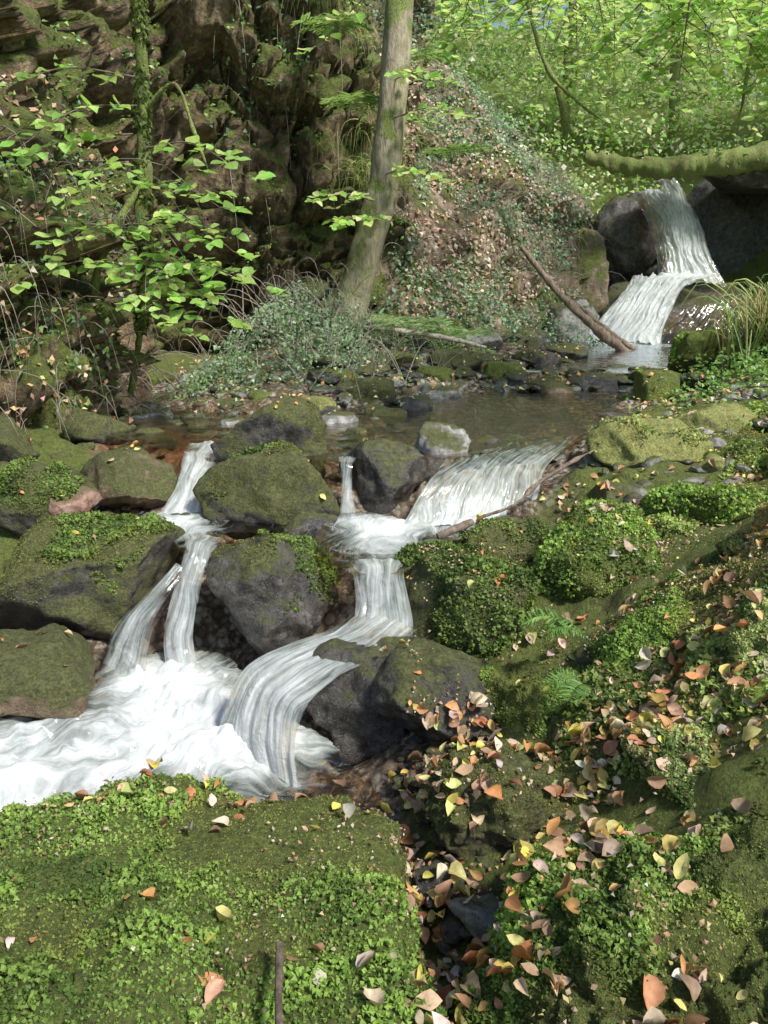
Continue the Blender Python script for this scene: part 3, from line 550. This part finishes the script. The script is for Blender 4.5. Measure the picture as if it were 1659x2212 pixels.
trunk('trunk',[(-.50,10.25,.6),(-.42,10.25,1.1),(-.3,10.25,1.6),(-.12,10.25,2.2),(.0,10.25,2.65),(.08,10.25,3.3),(.17,10.25,4.5),(.3,10.3,7),(.2,10.3,11)],[.24,.21,.19,.19,.18,.17,.16,.12,.04],M_bark,bt)
trunk('bough',[(.27,10.3,6.3),(-.6,9.6,7.5),(-1.8,8.6,8.6)],[.08,.06,.02],M_bark,bt,.01,10)
trunk('bough',[(.25,10.3,7.3),(1.6,9.6,8.6),(3.4,8.5,9.8)],[.08,.06,.02],M_bark,bt,.01,10)
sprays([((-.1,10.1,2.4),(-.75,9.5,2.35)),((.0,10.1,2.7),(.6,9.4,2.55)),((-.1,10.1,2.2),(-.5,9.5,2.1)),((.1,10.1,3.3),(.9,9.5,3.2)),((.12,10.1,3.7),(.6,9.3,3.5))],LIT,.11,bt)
mt=empty('mossy_tree')
trunk('trunk',[(-2.3,7.3,.5),(-2.1,7.1,1.1),(-1.97,7,1.7),(-1.95,7,2.4),(-1.88,6.95,3.0),(-1.85,6.9,3.7),(-1.8,6.9,5.5),(-1.7,6.8,7)],[.03,.035,.045,.05,.045,.04,.03,.012],M_barkm,mt,.035,18)
trunk('limb',[(-1.93,6.95,2.3),(-2.15,6.8,1.9),(-2.35,6.8,1.5),(-2.4,6.9,1.1)],[.03,.035,.03,.02],M_barkm,mt,.02,12)
trunk('limb',[(-1.88,6.95,2.8),(-1.6,6.8,2.95),(-1.45,6.7,2.6),(-1.3,6.6,2.2)],[.02,.016,.01,.005],M_barkm,mt,.01,10)
mV,mF=tube([(-2.1,7.1,1.1),(-1.97,7,1.7),(-1.95,7,2.4),(-1.88,6.95,3.0),(-1.85,6.9,3.7)],[.04,.05,.05,.05,.04],60,14)
mF=np.concatenate([mF[:,[0,1,2]],mF[:,[0,2,3]]]); p,n,_=sampletri(mV,mF,9000); mm=fbm(p*5,3,8)>-.25; p=p[mm];n=n[mm]; kk=len(p); d=rv(kk,.5)+n+[0,0,-.8]
leafcloud('trunk_moss',p,n+rv(kk,.3),d,.045*rng.uniform(.4,1.4,kk),pick([(.15,.20,.045),(.25,.31,.075),(.09,.12,.03)],kk),M_fur,0,.2,.8,mt)
sp=[((-1.9,6.8,3.0),(-2.7,6.0,2.7)),((-1.9,6.8,2.8),(-2.5,5.9,2.35)),((-1.95,6.8,2.6),(-2.8,6.2,2.2)),((-1.85,6.8,2.5),(-.95,6.0,2.2)),((-1.9,6.8,2.2),(-1.15,6.0,2.0)),((-1.9,6.8,2.0),(-1.05,5.9,1.7)),((-1.95,6.8,2.0),(-1.35,6.1,1.5)),((-1.95,6.8,1.8),(-1.15,5.9,1.25)),((-2.0,6.8,1.6),(-2.6,6,1.5)),((-1.85,6.7,3.9),(-2.1,5.7,3.3)),((-1.85,6.7,3.9),(-2.7,5.7,3.45)),((-1.85,6.7,3.8),(-1.4,5.8,3.3)),((-2.0,6.8,1.4),(-1.5,6.0,1.15)),((-1.9,6.8,1.6),(-.9,6.2,1.45)),((-2.0,6.8,1.9),(-2.3,5.9,1.7)),((-1.9,6.8,1.7),(-1.7,5.9,1.3)),((-1.9,6.8,1.5),(-1.4,6.2,1.35)),((-2.0,6.8,2.4),(-2.2,6.0,2.05))]
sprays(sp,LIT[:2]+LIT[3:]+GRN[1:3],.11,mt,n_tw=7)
ot=empty('overhanging_tree')
trunk('trunk',[(5.6,5.5,1.4),(5.3,5.6,3),(4.9,5.8,5),(4.4,6.2,7),(4.0,6.6,9)],[.22,.2,.16,.11,.04],M_bark,ot)
trunk('bough',[(5.0,5.8,4.6),(3.4,6.2,4.6),(1.9,6.6,4.3),(.6,7,4.2)],[.09,.06,.04,.015],M_bark,ot,.01,12)
trunk('bough',[(4.9,5.8,5),(4.2,8,5),(3.0,9.8,4.6),(1.2,10.5,4.6)],[.09,.06,.04,.015],M_bark,ot,.01,12)
L=[]
for i in range(52):
    y=rng.uniform(5.2,8.5); x=.45+ (rng.random()**.6)*(.43*y); zt=1.5+y*.30
    A=(x+rng.normal(0,.2),y,zt+rng.uniform(.0,.4)); L.append((A,(x+rng.normal(0,.45),y+rng.normal(0,.4),zt-rng.uniform(.05,.4)-.24*max(0,(x/y-.22))*3)))
for i in range(64):
    y=rng.uniform(9,13.5); x=1.2+(rng.random()**.6)*(.42*y); zt=1.5+y*.30
    A=(x,y,zt+rng.uniform(-.1,.6)); L.append((A,(x+rng.normal(0,.6),y+rng.normal(0,.5),zt-rng.uniform(.2,1.2))))
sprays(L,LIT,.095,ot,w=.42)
trunk('mossy_branch',[(.95,6.5,3.6),(1.15,6.4,3.0),(1.35,6.3,2.75),(1.6,6.2,2.55)],[.012,.014,.012,.004],M_barkm,None,.012,8)
trunk('mossy_branch',[(1.25,6.4,2.85),(1.32,6.4,2.62),(1.33,6.4,2.45)],[.03,.035,.005],M_barkm,None,.02,8)
trunk('mossy_branch',[(3.1,7.2,3.9),(2.95,7.2,3.4),(2.9,7.2,2.8),(2.75,7.2,2.5)],[.012,.012,.01,.003],M_barkm,None,.01,8)
trunk('fallen_log',[(3.5,15.2,3.6),(4.4,15.1,3.42),(5.4,14.9,3.42),(6.8,14.6,3.6),(9,14.2,4.0)],[.10,.15,.19,.21,.23],M_barkm,None,.06,20)
trunk('fallen_branch',[(2.1,12.9,2.0),(2.7,12.7,1.3),(3.3,12.5,.75),(3.7,12.3,.45)],[.04,.06,.07,.06],M_twig,None,.02,14)
trunk('fallen_branch',[(3.0,13.2,1.2),(3.5,12.8,.75),(3.95,12.4,.4)],[.03,.045,.04],M_twig,None,.02,12)
trunk('fallen_branch',[(-.4,9.7,1.0),(.2,9.5,.95),(.8,9.6,.85),(1.2,9.6,.75)],[.02,.03,.03,.02],M_pale,None,.01,10)
trunk('driftwood',[(.55,4.42,.2),(.75,4.5,.25),(.95,4.75,.33),(1.2,4.95,.42),(1.35,5.1,.45)],[.010,.012,.010,.008,.004],M_twig,None,.008,8)
trunk('driftwood',[(.3,4.28,.13),(.42,4.32,.17),(.5,4.4,.18)],[.02,.03,.02],M_twig,None,.01,8)
trunk('stick',[(-.24,1.5,.04),(-.22,1.33,.045),(-.2,1.2,.05),(-.195,1.05,.05)],[.008,.009,.009,.007],M_twig,None,.003,8)
# ---------------------------------------------------------------- distant woodland
def crown(C,R,n,per,leaf,pal,par=None,name='foliage',flat=.25,mat=M_leaf,detail=0):
    c=norml(rv(n))*rng.random((n,1))**.45*np.array(R)+np.array(C)
    p=np.repeat(c,per,0)+rv(n*per)*np.array([.42,.42,.42*flat])*np.repeat(rng.uniform(.6,1.4,n),per)[:,None]*(leaf/.12)
    k=len(p); br=np.repeat(rng.uniform(.65,1.25,n),per)[:,None]
    return leafcloud(name,p,rv(k,.45)+[0,-.4,.8],rv(k),leaf*rng.uniform(.6,1.3,k),np.clip(pick(pal,k)*br,0,1),mat,detail,.2,1.2,par)
PL=LIT+[(.80,.88,.50),(.88,.92,.66),(.86,.92,.60)]  # extra pale greens paint in the washed-out glow of far foliage
for i,(x,y,h,r) in enumerate([(7,21,9,.14),(10,24,10,.2),(4.5,22,9,.14),(9.5,18.5,8,.13),(13,28,12,.25),(6,28,12,.2),(2,26,12,.2),(11.5,15.5,9,.15),(16,22,10,.2),(0,22,11,.2),(8,33,13,.25),(14,36,14,.25),(3,34,14,.25),(18,32,13,.25)]):
    t=empty('woodland_tree'); z0=float(H(np.array([x]),np.array([y]))[0])
    lx=rng.normal(0,.8)
    trunk('trunk',[(x,y,z0-.4),(x+lx*.3,y,z0+h*.35),(x+lx,y,z0+h*.9)],[r,r*.75,r*.2],M_barkm,t,.02,12)
    for j in range(4):
        zb=z0+h*(.2+.15*j); a=rng.uniform(0,6.28); trunk('limb',[(x+lx*.4,y,zb),(x+lx*.4+1.2*math.cos(a),y+1.2*math.sin(a),zb+.5),(x+lx*.4+2.4*math.cos(a),y+2.4*math.sin(a),zb+.8)],[r*.35,r*.2,r*.05],M_barkm,t,.01,6)
    crown((x+lx*.4,y,z0+h*.42),(3.2,2.6,h*.42),78,55,.14 if y<25 else .18,PL,t)
k=40000; up=np.stack([rng.uniform(0,20,k),rng.uniform(17,34,k),np.zeros(k)],-1); up[:,2]=H(up[:,0],up[:,1])+rng.random(k)**2*1.8
m=(fbm(up*.6,3,77)>-.25); up=up[m];k=len(up)
leafcloud('undergrowth',up,rv(k,.5)+[0,-.6,.6],rv(k),.13*rng.uniform(.6,1.4,k),pick(PL+GRN[:2],k),M_leaf,0)
for C,R,n in [((8.1,14.2,2.2),(.5,.4,.7),26),((7.0,15.1,3.55),(1.8,.5,.15),20),((7.5,14.0,1.4),(.4,.4,.3),10)]:
    crown(C,R,n,60,.08,GRN,None,'ivy')
S=np.array([.45,-.46,.76]); S=S/np.linalg.norm(S)
for (x,y,z,r,n) in [(4.0,-2.5,7.5,2.4,9)]:  # unseen tree, added up-sun so its crown dapples the light
    t=empty('dapple_tree')
    crown((x,y,z),(r,r,.8),n,22,.15,GRN,t)
    tx,ty=8.5,y-1; z0=float(H(np.array([tx]),np.array([float(ty)]))[0])
    trunk('trunk',[(tx,ty,z0-.4),(tx-.3,ty,z0+3),((tx+x)/2,(ty+y)/2,z-1),(x,y,z+.5)],[.25,.2,.15,.04],M_bark,t)
# ---------------------------------------------------------------- loose leaves over stones and ground
bvh=BVHTree.FromPolygons(np.concatenate(GX).tolist(),np.concatenate(GF).tolist())
def litter(name,n,box,size,pal,dens=None,w=None,detail=1,minz=.45,zwater=None,lift=.012):
    xs=rng.uniform(box[0],box[1],n); ys=rng.uniform(box[2],box[3],n); q=np.stack([xs,ys,0*xs],-1)
    if dens is not None: m=dens(q)>rng.random(n); xs=xs[m];ys=ys[m]
    P=[];N=[]
    for x,y in zip(xs,ys):
        h=bvh.ray_cast(Vector((x,y,box[4] if len(box)>4 else 3.)),Vector((0,0,-1)))
        if h[0] is None: continue
        nn=h[1] if h[1].z>0 else -h[1]
        if nn.z<minz: continue
        if zwater and zwater(x,y,h[0].z): continue
        P.append(h[0][:]);N.append(nn[:])
    k=len(P); P=np.array(P);N=np.array(N)
    leafcloud(name,P+N*lift*rng.uniform(.3,2.,(k,1)),N+rv(k,.3),rv(k),size*rng.uniform(.45,1.3,k),pick(pal,k,.2,w),M_dead,detail,.3,1.0)
def wz(x,y,z):
    return (z<.12 and x<.5 and 3.9<y<5) or (z<-.38 and x<.1) or (z<.41 and y>5 and x<2.3) or z<-.6
cl=lambda a,b,sd,f=3.2:(lambda q:np.clip(a+fbm(q*f,4,sd)*b,.02,1))
litter('fallen_leaves',5200,(.5,2.7,1.6,3.4,2.),.054,PALE+AUT[:4],lambda q:np.clip(.17+fbm(q*2.6,4,61)*1.1+.15*(q[:,0]>1.0),.04,1)*np.clip((q[:,0]-.35)*2,0,1),None,1,.3)
litter('fallen_leaves',1700,(.06,.95,1.2,2.9,2.),.055,PALE+AUT[:4],lambda q:np.clip(.2+fbm(q*3.2,4,62)*1.0+.6*(q[:,0]<.4),.03,1),None,1,.1)
litter('fallen_leaves',800,(-1.4,.12,.9,2.6,2.),.053,AUT,lambda q:np.clip(.04+fbm(q*2.6,4,71)*.6+.5*(q[:,1]>2.0),.05,1),None,1,.3,wz)
litter('fallen_leaves',800,(-2.6,1.4,2.6,5.6,2.),.045,AUT[:5],cl(.25,.7,81),None,1,.4,wz)
litter('fallen_leaves',2800,(1.0,3.8,3.2,7.4,2.5),.05,PALE+AUT[:2],cl(.12,1.0,64),None,1,.4,wz)
litter('fallen_leaves',5200,(-2.8,3.0,6.0,12.4,1.4),.055,PALE+AUT,cl(.3,1.1,65),None,0,.4,wz)
litter('leaf_crumbs',12000,(.1,2.6,1.2,4.2,2.),.018,PALE+AUT[4:],cl(.3,1.1,66),None,0,.2)
litter('leaf_crumbs',4500,(-1.4,.1,1.0,2.5,2.),.014,AUT[4:],cl(.15,.9,67),None,0,.2,wz)
def fern(name,c,n=6,L=.28,col=((.24,.44,.12),(.34,.54,.17)),az=None,wd=.26):
    P=[];D=[];S_=[];N=[];T=[]
    for i in range(n):
        a=(az[0]+(az[1]-az[0])*(i+.5)/n) if az else i*6.28/n+rng.normal(0,.2)
        l=L*rng.uniform(.8,1.1); d=np.array([math.cos(a),math.sin(a),0.]); c_=np.array(c)
        R=catmull([c_,c_+d*l*.4+[0,0,l*.35],c_+d*l*.8+[0,0,l*.4],c_+d*l*1.1+[0,0,l*.25]],22); T.append(tube(R[::4],[.0025,.002,.001],10,3))
        sd=np.cross(d,[0,0,1.])
        for j in range(3,22):
            for s in (-1,1):
                P.append(R[j]);D.append(sd*s+d*.35+[0,0,-.1]);N.append([0,0,1.]);S_.append(l*.36*math.sin(math.pi*min(1,(23-j)/22)**.8)*1.0+.004)
    e=empty(name); V,F=merge(T); mk('stem',V,F,M_leaf,True,e,{'col':('FLOAT_COLOR',np.tile([.12,.25,.04,1],(len(V),1)))})
    k=len(P); leafcloud('fronds',np.array(P),np.array(N)+rv(k,.15),np.array(D),np.array(S_),pick(col,k,.12),M_leaf,1,.08,wd,e)
fern('fern',(.84,2.95,.10),2,.24,az=(2.7,3.5))
fern('fern',(.76,2.68,.04),3,.15,az=(2.4,4.4))
fern('fern',(.3,9.9,.85),9,.55,((.38,.55,.24),(.48,.64,.32)))
fern('fern',(.9,10.2,.75),8,.4,((.38,.55,.24),(.48,.64,.32)))
for x,y,z in [(-.6,10.9,4.2),(-.2,10.9,4.6),(.4,11.1,3.9),(.9,11.8,3.0),(-.3,11,3.4)]:
    fern('fern',(x,y-.2,z),8,.45,((.30,.46,.15),(.42,.58,.22)),(3.3,6.1))
# ---------------------------------------------------------------- light, sky, camera
w=bpy.data.worlds.new('World'); sc.world=w; w.use_nodes=True; nt=w.node_tree
bg=nt.nodes['Background']; sk=nt.nodes.new('ShaderNodeTexSky'); sk.sky_type='NISHITA'; sk.sun_disc=False
el=math.asin(S[2]); az=math.atan2(S[0],S[1])
sk.sun_elevation=el; sk.sun_rotation=az; nt.links.new(sk.outputs[0],bg.inputs[0]); bg.inputs[1].default_value=.15
sun=bpy.data.lights.new('sun','SUN'); sun.energy=5; sun.angle=math.radians(9); sun.color=(1,.96,.88)
so=bpy.data.objects.new('sun',sun); sc.collection.objects.link(so); so.rotation_euler=Vector(S).to_track_quat('Z','Y').to_euler()
cam=bpy.data.cameras.new('camera'); co=bpy.data.objects.new('camera',cam); sc.collection.objects.link(co)
co.location=(0,0,1.5); co.rotation_euler=(math.radians(74),0,0); cam.sensor_fit='VERTICAL'; cam.sensor_height=24; cam.lens=12/math.tan(math.radians(32.5)); cam.clip_start=.02; cam.clip_end=500
sc.camera=co
sc.view_settings.view_transform='Standard'; sc.view_settings.look='None'; sc.view_settings.exposure=0
print('OBJS',len(bpy.data.objects))
